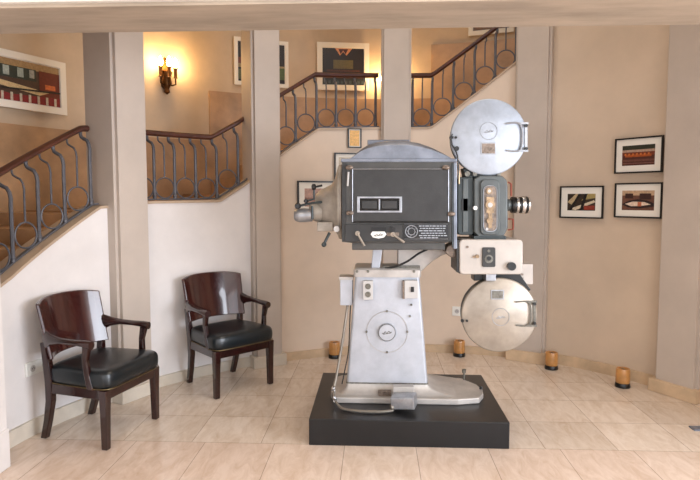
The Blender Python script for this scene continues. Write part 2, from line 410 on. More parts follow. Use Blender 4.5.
# a third one further down the stair, beyond the left edge
# ------------------------------------------------------------------ pictures
def picture(label, corners, fr, frw, matw, art, frame_m='frame_black', depth=.02, group=None, cat='picture', name='framed_print'):
    """corners: TL, TR, BR, BL points on the wall; frame plane offset toward the viewer"""
    tl, tr, br, bl = [Vector(p) for p in corners]
    x = ((tr - tl) + (br - bl)) / 2; w = x.length; x.normalize()
    y = Vector((0, 0, 1)); h = ((tl - bl).length + (tr - br).length) / 2
    x.z = 0; x.normalize(); n = x.cross(y)
    if n.y > 0: n = -n
    c = (tl + tr + br + bl) / 4
    root = thing(name, label, cat, c, group)
    def P(u, v, o): return c + x * ((u - .5) * w) + y * ((v - .5) * h) + n * o
    m = MB()
    fu, fv = frw / w, frw / h
    for u0, v0, u1, v1 in ((0, 0, 1, fv), (0, 1 - fv, 1, 1), (0, fv, fu, 1 - fv), (1 - fu, fv, 1, 1 - fv)):
        m.prism([P(u0, v0, 0), P(u1, v0, 0), P(u1, v1, 0), P(u0, v1, 0)], n * depth)
    m.build('frame', frame_m, root)
    mu, mv = matw / w, matw / h
    m = MB(); m.prism([P(fu * .5, fv * .5, .002), P(1 - fu * .5, fv * .5, .002), P(1 - fu * .5, 1 - fv * .5, .002), P(fu * .5, 1 - fv * .5, .002)], n * .008)
    m.build('mat_board', 'paper', root)
    m = MB(); ms = []; k = 0
    iu0, iv0, iu1, iv1 = fu + mu, fv + mv, 1 - fu - mu, 1 - fv - mv
    def A(u, v, o): return P(iu0 + u * (iu1 - iu0), iv0 + v * (iv1 - iv0), o)
    for j, (poly, col) in enumerate(art):
        if len(poly) == 2: (a0, b0), (a1, b1) = poly; poly = [(a0, b0), (a1, b0), (a1, b1), (a0, b1)]
        mm = paint(col)
        if mm not in ms: ms.append(mm)
        m.prism([A(u, v, .0095 + .0004 * j) for u, v in poly], n * .0006, ms.index(mm))
    m.build('photograph', ms, root)
    return root
def wallpts(pts, dr=0.0):
    out = []
    for x, y in pts:
        a, z = px_angle(x, y, dr); out.append(pol(a, W(a) + dr, z))
    return out
def outerpts(pts):
    out = []
    for px, py in pts:
        d = ray(px, py); d = d / d.y; Y = 3.4
        while Y < 8 and math.hypot(d.x * Y - CX, Y - CY) < ROUT - .03: Y += .004
        out.append(Vector((d.x * Y, Y, CAM_H + d.z * Y)))
    return out
g3 = 'black-framed prints on the right wall'
picture('black-framed print of a wide reddish auditorium, upper of the pair near the right pillar', wallpts([(615.7, 139), (664, 135.5), (664, 171.5), (615.7, 174.5)], -.012), 0, .012, .05,
        [([(0, 0), (1, 1)], (.30, .14, .10)), ([(0, .78), (1, 1)], (.16, .17, .12)), ([(0, .66), (1, .78)], (.66, .55, .48)), ([(0, .48), (1, .66)], (.42, .18, .10)), ([(.1, .42), (.9, .54)], (.62, .30, .12)), ([(0, .2), (1, .3)], (.40, .24, .20)), ([(0, .08), (1, .13)], (.45, .30, .26))] + [([(.08 + .12 * k, .5), (.13 + .12 * k, .6)], (.75, .42, .2)) for k in range(7)], group=g3)
picture('black-framed print of a pale curved counter, lower of the pair near the right pillar', wallpts([(615.5, 183.5), (663.3, 182), (663.3, 218.5), (615.5, 217.5)], -.012), 0, .012, .05,
        [([(0, 0), (1, 1)], (.40, .26, .20)), ([(0, .75), (1, 1)], (.72, .60, .48)), ([(.1, .6), (.35, .85)], (.20, .10, .08)), ([(.55, .55), (.9, .85)], (.22, .12, .10)), ([(0, .3), (.25, .5), (.5, .56), (.8, .5), (1, .35), (1, .2), (.6, .1), (.2, .14)], (.14, .08, .08)), ([(.1, .32), (.35, .44), (.7, .42), (.9, .3), (.6, .22), (.3, .2)], (.85, .76, .68)), ([(.5, .2), (.62, .42)], (.70, .40, .28))], group=g3)
picture('black-framed print of dark crossing stair lines, the lone left one of three', wallpts([(560.5, 187.5), (604, 184.5), (604, 218), (560.5, 218.5)], -.012), 0, .012, .055,
        [([(0, 0), (1, 1)], (.20, .15, .11)), ([(.0, .5), (.3, 1), (.45, 1), (.15, .35)], (.70, .62, .48)), ([(.1, .1), (.95, .62), (1, .5), (.3, .02)], (.80, .74, .64)), ([(.5, .6), (.75, 1), (1, 1), (1, .75)], (.62, .55, .35)), ([(.45, 0), (.55, 0), (.72, 1), (.62, 1)], (.07, .05, .05)), ([(.05, 0), (.15, 0), (.5, 1), (.4, 1)], (.09, .07, .06)), ([(.6, .05), (.98, .3)], (.52, .20, .14))], group=g3)
g4 = 'white-framed pictures on the upper stair wall'
pa = outerpts([(-55, 33), (65, 66), (65, 121), (-55, 92)])
picture('large white-framed picture of a dark shop front, cut by the left edge', pa, 0, .055, .006,
        [([(0, 0), (1, 1)], (.28, .20, .16)), ([(0, .82), (1, 1)], (.62, .50, .34)), ([(.35, .55), (.75, .84)], (.16, .20, .18)), ([(.42, .6), (.48, .82)], (.62, .66, .62)), ([(.56, .6), (.62, .82)], (.60, .64, .60)), ([(.68, .62), (.73, .82)], (.60, .60, .56)), ([(.78, .2), (1, .84)], (.40, .15, .10)), ([(0, .58), (0, .45), (.78, .22), (.88, .32)], (.78, .68, .50)), ([(0, 0), (1, 0), (1, .22), (.5, .16), (0, .3)], (.50, .12, .14)), ([(.84, .4), (.95, .52)], (.80, .42, .22))] +
        [([(.03 + .09 * k, .0), (.055 + .09 * k, .2)], (.75, .70, .62)) for k in range(11)] + [([(0, .2), (1, .34), (1, .38), (0, .24)], (.10, .09, .09))], frame_m='frame_white', group=g4)
picture('white-framed picture with a dark scene, half hidden behind a pillar', outerpts([(234, 38), (288, 41), (288, 87), (234, 86)]), 0, .036, .006,
        [([(0, 0), (1, 1)], (.13, .10, .09)), ([(.0, .35), (1, .45)], (.60, .52, .36)), ([(0, .05), (.3, .3)], (.35, .36, .22)), ([(.7, .1), (1, .4)], (.32, .38, .20)), ([(0, .45), (.3, .6)], (.45, .22, .14))], frame_m='frame_white', group=g4)
picture('white-framed picture of a dark auditorium with a pale screen, above the handrail', outerpts([(317, 43), (369, 43), (369, 90.5), (317, 90.5)]), 0, .055, .006,
        [([(0, 0), (1, 1)], (.13, .10, .11)), ([(.3, 1), (.42, .8), (.5, .9), (.58, .8), (.72, 1)], (.78, .52, .34)), ([(.38, .98), (.44, .84), (.5, .94), (.56, .84), (.62, .98)], (.28, .10, .08)), ([(.26, .44), (.74, .68)], (.38, .34, .20)), ([(.1, .36), (.9, .41)], (.30, .16, .10)), ([(0, .18), (1, .3)], (.26, .15, .11)), ([(0, 0), (1, .16)], (.17, .20, .21))] + [([(.04 + .1 * k, .03), (.10 + .1 * k, .11)], (.28, .32, .33)) for k in range(10)], frame_m='frame_white', group=g4)
picture('white-framed picture at the top of the stairs, mostly above the lintel', outerpts([(469, 2), (514, 3), (514, 35), (469, 33.5)]), 0, .045, .006,
        [([(0, 0), (1, 1)], (.40, .28, .18)), ([(.1, .2), (.9, .5)], (.60, .45, .3))], frame_m='frame_white', group=g4)
g5 = 'small prints on the wall behind the lamp house'
picture('dark-framed print behind the rear end of the lamp house', wallpts([(297, 181), (338, 181), (338, 214), (297, 214)], -.012), 0, .014, .055,
        [([(0, 0), (1, 1)], (.68, .54, .48)), ([(0, .3), (1, .5)], (.55, .40, .34))], group=g5)
picture('small pale print peeking above the rear top corner of the lamp house', wallpts([(334, 153), (358, 153), (358, 180), (334, 180)], -.012), 0, .012, .03,
        [([(0, 0), (1, 1)], (.75, .70, .62))], group=g5)
picture('small amber panel with dark edges below the railing, above the hood', wallpts([(347.5, 128.5), (361, 128.5), (361, 148), (347.5, 148)], -.012), 0, .010, .008,
        [([(0, 0), (1, 1)], (.88, .68, .38))], group=g5)
# ------------------------------------------------------------------ sockets
def socket(px, py, w, h, label, holes):
    a, z = px_angle(px, py, 0); c = pol(a, W(a), z); inn = -Vector((math.cos(R(a)), math.sin(R(a)), 0)); t = Vector((math.sin(R(a)), -math.cos(R(a)), 0)); up = Vector((0, 0, 1))
    root = thing('wall_socket', label, 'socket', c)
    m = MB(); m.prism([c - inn * .004 + t * x * w / 2 + up * y * h / 2 for x, y in ((-1, -1), (1, -1), (1, 1), (-1, 1))], inn * .016); m.build('plate', 'white_enamel', root, bevel=.003)
    for s in holes:
        q = c + t * s; m = MB(); m.lathe(q + inn * .010, q + inn * .0135, [(0, .022), (1, .021)], 16); m.build('socket_face', 'switch_white', root)
        m = MB()
        for dx, dz in ((-.008, 0), (.008, 0), (0, .009)): m.box(q + inn * .0138 + t * dx + up * dz, (.004, .004, .006))
        m.build('socket_slots', 'black', root)
socket(37, 366, .20, .085, 'white double socket on the left wall behind the near chair', (-.05, .05))
socket(457, 311, .09, .09, 'white socket on the back wall beside the lower magazine', (0,))
p = fl(696, 429)
m = MB(); m.box(p + Vector((.02, 0, .004)), (.10, .07, .012)); tag(m.build('floor_socket', 'socket_blue', bevel=.004), 'small grey-blue floor plate at the right edge of the tiles', 'socket')
# ------------------------------------------------------------------ amber candle lamps on the floor
CL = [((333.5, 358), 'amber floor candle lamp left of the plinth, by the back wall'), ((459.5, 357.5), 'amber floor candle lamp between the pedestal and lower magazine'),
      ((552, 370.5), 'amber floor candle lamp against the pillar right of the lower magazine'), ((623.5, 388.5), 'rightmost amber floor candle lamp, below the framed prints')]
def candle(p, label):
    root = thing('candle_lamp', label, 'candle lamp', p, 'amber candle lamps along the skirting')
    up = Vector((0, 0, 1)); s = .052
    MB().lathe(p, p + up * .035, [(0, s + .004), (.3, s + .006), (.8, s + .003), (1, s)], 24).build('base', 'black', root, smooth=True)
    MB().lathe(p + up * .034, p + up * .150, [(0, s - .003), (.05, s + .001), (.25, s + .002), (.7, s + .001), (.9, s), (1, s - .003), (1, s - .012), (.9, s - .014), (.88, .001)], 24).build('glass_cup', 'amber_glass', root, smooth=True)
    MB().lathe(p + up * .134, p + up * .150, [(0, .012), (1, .011)], 12).build('wick_holder', 'brass', root, smooth=True)
    return root
for (x, y), lab in CL:
    q = fl(x, y - 1); q.y += .02
    a = math.degrees(math.atan2(q.y - CY, q.x - CX)); rr = math.hypot(q.x - CX, q.y - CY); mx = W(a) - .085
    if rr > mx: q = pol(a, mx, 0)
    candle(q, lab)
# ------------------------------------------------------------------ armchairs
def make_chair(label):
    root = thing('armchair', label, 'chair', (0, 0, 0), 'mahogany armchairs along the left wall')
    # local: +y forward
    def sq(pts, ws, name, m='mahogany_dark', par=root):
        rings = []
        for (x, y, z), (a, b) in zip(pts, ws): rings.append([Vector((x - a, y - b, z)), Vector((x + a, y - b, z)), Vector((x + a, y + b, z)), Vector((x - a, y + b, z))])
        return MB().loft(rings).build(name, m, par, bevel=.005)
    for s in (-1, 1):
        sq([(s * .240, .205, 0), (s * .238, .205, .22), (s * .236, .205, .362)], [(.019, .019), (.022, .022), (.026, .026)], 'leg')
        sq([(s * .20, -.27, 0), (s * .205, -.235, .12), (s * .212, -.205, .25), (s * .22, -.195, .37), (s * .232, -.20, .50), (s * .238, -.215, .62)], [(.018, .02), (.019, .021), (.02, .024), (.021, .026), (.019, .022), (.015, .018)], 'leg')
    # seat frame rails
    m = MB()
    m.box((0, .207, .333), (.44, .035, .062)); m.box((0, -.195, .335), (.40, .03, .06))
    for s in (-1, 1):
        m.loft([[Vector((s * (.236 - .018), .2, .303)), Vector((s * (.236 + .018), .2, .303)), Vector((s * (.236 + .018), .2, .364)), Vector((s * (.236 - .018), .2, .364))],
                [Vector((s * (.216 - .018), -.2, .303)), Vector((s * (.216 + .018), -.2, .303)), Vector((s * (.216 + .018), -.2, .364)), Vector((s * (.216 - .018), -.2, .364))]])
    m.build('seat_frame', 'mahogany_dark', root, bevel=.004)
    # cushion
    rings = []
    for z, k in ((.362, .97), (.375, 1.0), (.42, 1.015), (.46, 1.0), (.477, .93), (.486, .74)):
        ring = []
        for q in range(40):
            t = 2 * math.pi * q / 40; cx = abs(math.cos(t)) ** .28 * math.copysign(1, math.cos(t)); cy = abs(math.sin(t)) ** .28 * math.copysign(1, math.sin(t))
            y = cy * .236 * k + .016; x = cx * (.270 - .035 * (1 - (y + .21) / .44)) * k
            ring.append(Vector((x, y, z)))
        rings.append(ring)
    MB().loft(rings).build('seat', 'leather', root, smooth=True, sub=1); seat_ = bpy.data.objects[root.name] and root.children[-1]
    m = MB(); pts = []
    for q in range(80):
        t = 2 * math.pi * q / 80; cx = abs(math.cos(t)) ** .28 * math.copysign(1, math.cos(t)); cy = abs(math.sin(t)) ** .28 * math.copysign(1, math.sin(t))
        y = cy * .2375 + .016; pts.append(Vector((cx * (.2695 - .035 * (1 - (y + .21) / .44)), y, .370)))
    m.tube(pts, .0035, 6, closed=True); m.build('nail_trim', 'brass_nails', seat_, smooth=True)
    # barrel back panel
    rows_f, rows_b = [], []
    nz, nx = 10, 24
    def bp(u, v, off):
        # u -1..1 across, v 0..1 up
        z = .52 + v * (.36 - .022 * abs(u) ** 3)
        ha = R(42); rad = .362 + .012 * v
        wid = 1.0 + .02 * v
        t = u * ha
        x = math.sin(t) * (rad + off) * wid; y = -(math.cos(t)) * (rad + off) + .125 - .066 * v
        return Vector((x, y, z))
    def col_(off): return [[bp(-1 + 2 * i / nx, j / nz, off) for i in range(nx + 1)] for j in range(nz + 1)]
    f_, b_ = col_(0), col_(.022)
    rings = [f_[j] + b_[j][::-1] for j in range(nz + 1)]
    MB().loft(rings).build('backrest', 'mahogany', root, smooth=True, bevel=.006)
    # arms
    for s in (-1, 1):
        P = [(.232, -.222, .640), (.246, -.19, .645), (.260, -.14, .648), (.268, -.06, .648), (.268, .04, .645), (.268, .11, .642), (.268, .150, .634)]
        Wd = [(.012, .075), (.017, .055), (.022, .032), (.026, .018), (.029, .017), (.032, .021), (.025, .026)]
        rings = []
        for (x, y, z), (a, b) in zip(P, Wd):
            rings.append([Vector((s * x + a * math.cos(q), y, z + b * math.sin(q))) for q in [2 * math.pi * k / 14 for k in range(14)]])
        o = MB().loft(rings).build('armrest', 'mahogany_dark', root, smooth=True)
        sq([(s * .250, .125, .36), (s * .255, .105, .45), (s * .262, .10, .54), (s * .266, .118, .632)], [(.014, .022), (.014, .019), (.014, .017), (.016, .024)], 'arm_post')
    return root
ch = make_chair('nearest mahogany armchair, its dark seat below the climbing railing by the left socket')
ch2 = copy_tree(ch)
ch2['label'] = 'farther mahogany armchair standing between the two left pillars'
def place(root, legs, push=0):
    rl, flg, fr, rr = [fl(*p) for p in legs]
    c = (rl + flg + fr + rr) / 4; fw = ((flg - rl) + (fr - rr)); side = ((fr - flg) + (rr - rl))
    a1 = math.atan2(fw.y, fw.x) - math.pi / 2; a2 = math.atan2(-side.y, -side.x)
    # chair's own left is -x when facing +y: legs listed rear-left.. seen from the camera
    sd = (fr - flg) ; ang_side = math.atan2(sd.y, sd.x) - math.pi
    print('chair', c, math.degrees(a1), math.degrees(ang_side), fw.length / 2, side.length / 2)
    return c, a1, ang_side
c1, a1, s1 = place(ch, [(50, 441), (106, 449), (160, 416), (115, 411)])
c2, a2, s2 = place(ch2, [(188, 385), (215, 398), (269, 383), (243, 373)])
ch.location = (c1.x - .02, c1.y - .022, 0); ch.rotation_euler = (0, 0, R(-103))
ch2.location = (c2.x + .005, c2.y - .005, 0); ch2.rotation_euler = (0, 0, R(-133))
ch.scale = ch2.scale = (1.03, 1.02, 1.0)
# ------------------------------------------------------------------ plinth
PZ = .163
m = MB(); m.box((.200, 3.815, PZ / 2), (1.205, .925, PZ))
o = tag(m.build('display_plinth', 'plinth_black', bevel=.004), 'low black rectangular plinth under the film projector', 'plinth')
# ------------------------------------------------------------------ film projector
pc = at(388, 400, 3.9)
proj = thing('film_projector', 'large vintage cinema film projector, silver pedestal and dark lamp house, on the black plinth', 'projector', (pc.x, 3.9, PZ))
def poly(pts, Y): return [at(x, y, Y) for x, y in pts]
def rbox(m, x0, y0, x1, y1, Y0, Y1, mi=0):
    m.prism(poly([(x0, y0), (x1, y0), (x1, y1), (x0, y1)], Y0), (0, Y1 - Y0, 0), mi); return m
def cy(m, px, py, Y0, Y1, rpx, rpx1=None, seg=24):
    a = at(px, py, Y0); k = Y0 / F; r0 = rpx * k; r1 = (rpx if rpx1 is None else rpx1) * k
    m.cyl(a, (a.x, Y1, a.z), r0, r1, seg); return m
def rrpoly(x0, y0, x1, y1, r, n=5):
    pts = []
    for cx_, cy_, a0 in ((x1 - r, y0 + r, -90), (x1 - r, y1 - r, 0), (x0 + r, y1 - r, 90), (x0 + r, y0 + r, 180)):
        for k in range(n + 1):
            t = R(a0 + 90 * k / n); pts.append((cx_ + r * math.cos(t), cy_ + r * math.sin(t)))
    return pts
def ringpx(m, px, py, Y, rpx, tube_px=.5, seg=40, sx=1.0):
    pts = [at(px + sx * rpx * math.cos(2 * math.pi * k / seg), py + rpx * math.sin(2 * math.pi * k / seg), Y) for k in range(seg)]
    m.tube(pts, tube_px * Y / F, 6, closed=True); return m
def script_mark(m, px, py, Y, w, h):
    n = 26; pts = []
    for k in range(n):
        t = k / (n - 1); pts.append(at(px - w / 2 + w * t, py + h * .25 * (1 - 2 * t) + h * .5 * math.sin(t * math.pi * 5) * (1 - .3 * t), Y))
    m.tube(pts, .35 * Y / F, 5); m.tube([at(px - w * .4, py + h * .75, Y), at(px + w * .45, py + h * .25, Y)], .3 * Y / F, 5); return m
# --- base foot
ft = MB(); z1 = PZ + .035
x0 = at(330, 400, 3.64).x; x1 = at(483, 398, 3.80).x
plan = []
for X, Y in ((x0 + .03, 3.625), (at(458, 400, 3.625).x, 3.625), (x1 - .05, 3.66), (x1 - .008, 3.75), (x1, 3.82), (x1 - .02, 3.93), (x1 - .10, 4.05), (at(430, 380, 4.1).x, 4.16), (x0 + .05, 4.10), (x0 + .0, 4.04), (x0, 3.72)): plan.append(Vector((X, Y, PZ)))
ft.prism(plan, (0, 0, .04)); ft_o = ft.build('base_foot', 'silver_dull', proj, bevel=.008, bseg=3)
# flare
YF = 3.72; pz0 = at(380, 383, YF).z; pz1 = at(380, 272, YF).z
px0b, px1b = at(346.5, 383, YF).x, at(428, 383, YF).x; px0t, px1t = at(355.5, 272, YF).x, at(419.5, 272, YF).x
def rect(z, xa, xb, ya, yb, r=.02, n=4):
    out = []
    for cx_, cy_, a0 in ((xb - r, ya + r, -90), (xb - r, yb - r, 0), (xa + r, yb - r, 90), (xa + r, ya + r, 180)):
        for k in range(n + 1):
            t = R(a0 + 90 * k / n); out.append(Vector((cx_ + r * math.cos(t), cy_ + r * math.sin(t), z)))
    return out
rings = []
for k in range(8):
    t = k / 7; e = 1 - math.cos(t * math.pi / 2); z = pz0 - (pz0 - z1) * math.sin(t * math.pi / 2)
    rings.append(rect(z, px0b - e * .07, px1b + e * .29, YF - e * .075, 4.04 + e * .04, .02 + .02 * e))
MB().loft(rings).build('base_flare', 'silver_dull', proj, smooth=True)
m = MB(); b = at(464, 374, 4.03); b.z = z1
m.cyl(b, b + Vector((0, 0, .055)), .007, seg=10); m.cyl(b + Vector((0, 0, .055)), b + Vector((0, 0, .08)), .014, .016, 10); m.build('levelling_bolt', 'plate_grey', proj, smooth=True)
m = MB(); m.lathe(at(481, 389, 3.8), at(481, 389, 3.8) + Vector((0, 0, .02)), [(0, .012), (1, .01)], 8); m.build('bolt_head', 'black', proj)
# brown stain plate and black opening under the flare
m = MB(); m.prism(poly([(378, 391), (391, 391), (391, 400), (379, 400)], 3.66), (0, .03, 0)); m.build('cable_entry', 'plate_brown', proj, bevel=.003)
# --- pedestal
ped = MB().loft([rect(pz0, px0b, px1b, YF, 4.04), rect(pz1, px0t, px1t, YF + .01, 4.02)]).build('pedestal', 'silver_paint', proj, smooth=True)
MB().loft([rect(pz0 - .006, px0b - .004, px1b + .004, YF - .004, 4.044), rect(pz0 + .003, px0b - .003, px1b + .003, YF - .003, 4.043)]).build('seam', 'plate_grey', ped)
ca, cb = at(353.5, 276, YF).x, at(421, 276, YF).x; zc0, zc1 = at(380, 277, YF).z, at(380, 268.5, YF).z
MB().loft([rect(zc0, ca, cb, YF - .012, 4.04), rect(zc1 - .01, ca, cb, YF - .012, 4.04), rect(zc1, ca + .01, cb - .01, YF - .002, 4.03)]).build('pedestal_cap', 'silver_dull', proj, smooth=True)
m = MB()
for x in (357, 368, 414): cy(m, x, 271.5, 3.70, 3.72, 1.4, seg=10)
m.build('cap_screws', 'plate_grey', proj)
# access disc & emblem
m = MB(); ringpx(m, 387, 332, 3.722, 20.5, .25); m.build('access_ring', 'silver_dull', ped, smooth=True)
m = MB(); a = at(387, 332.5, 3.715); m.lathe((a.x, 3.722, a.z), (a.x, 3.705, a.z), [(0, .062), (.7, .058), (1, .052)], 32); m.build('emblem_disc', 'silver_paint', ped, smooth=True)
m = MB(); script_mark(m, 387, 332.5, 3.703, 9, 2.4); ringpx(m, 387, 332.5, 3.705, 8.3, .3); m.build('emblem_script', 'plate_grey', ped)
m = MB()
for x, y in ((387, 311.5), (366.5, 332), (407.5, 332), (387, 352.5), (411.5, 305), (410, 316.5)): cy(m, x, y, 3.712, 3.73, 1.1, seg=8)
m.build('screw', 'plate_grey', ped)
# switch boxes
m = MB(); m.prism(poly(rrpoly(363, 281, 373, 300, 1), 3.685), (0, .045, 0)); sb = m.build('outlet_box', 'switch_white', proj, bevel=.003)
m = MB(); cy(m, 368, 286.5, 3.681, 3.69, 2.9); cy(m, 368, 294.5, 3.681, 3.69, 2.9); m.build('outlet', 'plate_grey', sb)
m = MB(); m.prism(poly(rrpoly(404.5, 280.5, 418, 298.5, 1), 3.685), (0, .045, 0)); sb = m.build('switch_box', 'switch_white', proj, bevel=.003)
m = MB(); rbox(m, 411, 287, 414, 292, 3.675, 3.69); m.build('toggle', 'black', sb)
m = MB(); rbox(m, 402.6, 281, 404.7, 299, 3.69, 3.73); m.build('box_side', 'plate_brown', sb)  # brown strip painting the shade left of the switch box
# left box and conduit
m = MB(); m.prism(poly(rrpoly(340, 279.5, 352.5, 305.5, 1), 3.76), (0, .12, 0)); lb = m.build('junction_box', 'silver_paint', proj, bevel=.004)
m = MB(); m.prism(poly([(339, 277), (353, 277), (353, 280), (339, 280)], 3.755), (0, .13, 0)); m.build('lid', 'silver_dull', lb)
def fillet(pts, n=6):
    out = []
    P = [Vector(p) for p in pts]
    for i in range(len(P) - 1):
        p0 = P[max(i - 1, 0)]; p1 = P[i]; p2 = P[i + 1]; p3 = P[min(i + 2, len(P) - 1)]
        for k in range(n):
            t = k / n; out.append(.5 * ((2 * p1) + (-p0 + p2) * t + (2 * p0 - 5 * p1 + 4 * p2 - p3) * t * t + (-p0 + 3 * p1 - 3 * p2 + p3) * t ** 3))
    out.append(P[-1]); return out
cp = [at(347.5, 305, 3.78), at(345.5, 320, 3.75), at(341, 350, 3.72), at(336, 378, 3.68), at(333.5, 390, 3.64), at(335, 400, 3.57), at(342, 409, 3.51), at(356, 417, 3.47), at(374, 418.5, 3.46), at(386, 415, 3.47), at(393, 411, 3.49)]
for q in cp[5:]: q.z = max(q.z, PZ + .012)
m = MB(); m.tube(fillet(cp), .0085, 8); m.build('conduit', 'conduit', proj, smooth=True)
m = MB(); m.tube(fillet([at(350.5, 305, 3.78), at(350, 316, 3.76), at(348.5, 350, 3.74), at(344.5, 372, 3.70), at(342, 384, 3.68)]), .004, 6); m.build('thin_cable', 'cable_black', proj, smooth=True)
m = MB()
for k in (4, 5): m.lathe(cp[k] + Vector((0, 0, .02)), cp[k] - Vector((0, 0, .02)), [(0, .013), (.3, .015), (.5, .012), (.7, .015), (1, .013)], 12)
m.build('conduit_coupling', 'chrome', proj, smooth=True)
jb = MB(); q = at(404, 404, 3.52); rot = Matrix.Rotation(R(-6), 3, 'Y') @ Matrix.Rotation(R(-14), 3, 'Z')
q.z = PZ + .062; jb.box((q.x, 3.52, q.z), (.15, .11, .075), rot); jb.build('floor_junction_box', 'steel', proj, bevel=.006)
m = MB(); m.cyl((q.x - .085, 3.49, PZ + .03), (q.x - .06, 3.50, PZ + .032), .018, seg=12); m.build('conduit_fitting', 'conduit', proj, smooth=True)
m = MB(); rbox(m, 393, 387, 414, 397, 3.60, 3.66); m.build('box_bracket', 'silver_dull', proj, bevel=.004)
# --- neck between pedestal and lamp house
m = MB(); m.prism(poly([(373, 249), (382.5, 249), (379.5, 270), (371, 270)], 3.76), (0, .10, 0)); m.build('neck_post', 'silver_paint', proj, bevel=.004)
m = MB(); m.prism(poly([(398, 249), (456, 249), (449, 253), (441, 256), (433, 261), (426, 267), (421, 272), (397, 272), (398, 268)], 3.78), (0, .18, 0)); m.build('support_arm', 'silver_dull', proj, bevel=.006)
m = MB(); m.prism(poly([(383, 266), (420, 266), (420, 270), (383, 270)], 3.75), (0, .12, 0)); m.build('neck_plate', 'plate_grey', proj)
m = MB(); m.tube(fillet([at(385, 269, 3.73), at(397, 266, 3.72), at(408, 261, 3.71), at(418, 254, 3.71), at(428, 249, 3.72)]), .007, 8); m.build('feed_cable', 'cable_black', proj, smooth=True)
# --- lamp house
LF, LB = 3.58, 4.08
lh = MB(); lh.prism(poly([(342, 160), (455.5, 160), (455.5, 242), (445, 243), (352, 243), (342, 242)], LF), (0, LB - LF, 0)); lamp = lh.build('lamp_house', 'crackle_grey', proj, bevel=.006)
m = MB(); m.prism(poly([(352, 242), (445, 242), (445, 250), (352, 250)], LF + .03), (0, LB - LF - .08, 0)); m.build('skirt', 'crackle_grey', lamp, bevel=.004)
# hood
rings = []
HP = [(347, 160.0, 0), (353, 155.5, 0), (360, 148, 0), (367, 143.5, 0), (378, 140, 0), (392, 138.6, 0), (406, 138.6, 0), (420, 141, 0), (431, 145, 0), (441, 150.5, 0), (449, 155.5, 0), (454, 160, 0)]
for Y, k in ((LF + .0, .70), (LF + .03, .88), (LF + .10, .97), (LF + .22, 1.0), (LF + .34, .97), (LF + .44, .86), (LF + .49, .65)):
    zb = at(400, 160, LF).z; ring = []
    for x, y, _ in HP:
        p = at(x, y, LF); ring.append(Vector((p.x, Y, zb + (p.z - zb) * k)))
    rings.append(ring)
MB().loft(rings).build('hood', 'hood_blue', lamp, smooth=True)
m = MB(); m.prism(poly([(341, 158.5), (457, 158.5), (457, 162), (341, 162)], LF - .008), (0, LB - LF + .016, 0)); m.build('roof_edge', 'hood_blue', lamp, bevel=.003)
m = MB(); zt = at(390, 140, LF).z; xa = at(367, 140, LF).x; xb = at(411, 140, LF).x
m.box(((xa + xb) / 2, LF + .26, zt - .0), (xb - xa, .22, .035)); m.build('vent_cap', 'hood_blue', lamp, bevel=.006)
# raised ribs on the hood
for (xl, xr) in ((362, 380), (424, 440)):
    pass
# front door
m = MB(); m.prism(poly([(352.5, 169.5), (448.5, 169.5), (448.5, 221.5), (352.5, 221.5)], LF - .022), (0, .022, 0)); dr = m.build('lamp_house_door', 'panel_dark', proj, bevel=.004)
m = MB()
for q in ([(352, 169), (449, 169)], [(352.5, 168), (352.5, 222)], [(448.5, 168), (448.5, 222)]):
    m.tube([at(x, y, LF - .024) for x, y in q], .0030, 8)
m.build('door_rod', 'steel', dr, smooth=True)
m = MB(); m.tube([at(352, 222.3, LF - .022), at(449, 222.3, LF - .022)], .003, 6); m.build('door_sill', 'black', dr)
m = MB()
for x0_, y0_, x1_, y1_ in ((357, 196.5, 402, 198.3), (357, 210.7, 402, 212.5), (357, 198, 359.6, 211), (399.4, 198, 402, 211)): rbox(m, x0_, y0_, x1_, y1_, LF - .032, LF - .02)
rbox(m, 378.6, 199, 380, 210, LF - .030, LF - .02); m.build('viewing_window_frame', 'steel', dr, bevel=.001)
m = MB(); rbox(m, 359.5, 198, 399.6, 211, LF - .0245, LF - .018); m.build('viewing_glass', 'dark_glass', dr)
m = MB()
for x in (362, 382): rbox(m, x, 201, x + 15, 208.5, LF - .0255, LF - .0245)
m.build('window_slot', 'panel_dark', dr)
# hinges / latches on the left edge and right trim
m = MB()
for x, y in ((349.5, 167.5), (446, 167.5), (350, 213), (451.5, 214)):
    m = MB(); a_ = at(x, y, LF - .03); m.lathe((a_.x - .022, a_.y, a_.z), (a_.x + .022, a_.y, a_.z), [(0, .008), (.2, .014), (.8, .014), (1, .008)], 12)
    m.build('latch', 'plate_brown', dr, smooth=True)
m = MB(); m.tube([at(348.5, 172, LF - .02), at(347.5, 186, LF - .025)], .006, 8); m.build('latch_handle', 'switch_white', dr, smooth=True)
m = MB(); rbox(m, 453.5, 162, 457, 249, LF - .010, LF + .03); m.build('corner_trim', 'hood_blue', lamp, bevel=.003)
m = MB(); rbox(m, 342, 163, 346.5, 242, LF - .006, LF + .02); m.build('left_edge_strip', 'panel_dark', lamp)
m = MB(); m.tube([at(452.5, 163, LF - .014), at(452.5, 247, LF - .014)], .0035, 8); m.build('trim_rod', 'head_dark', lamp)
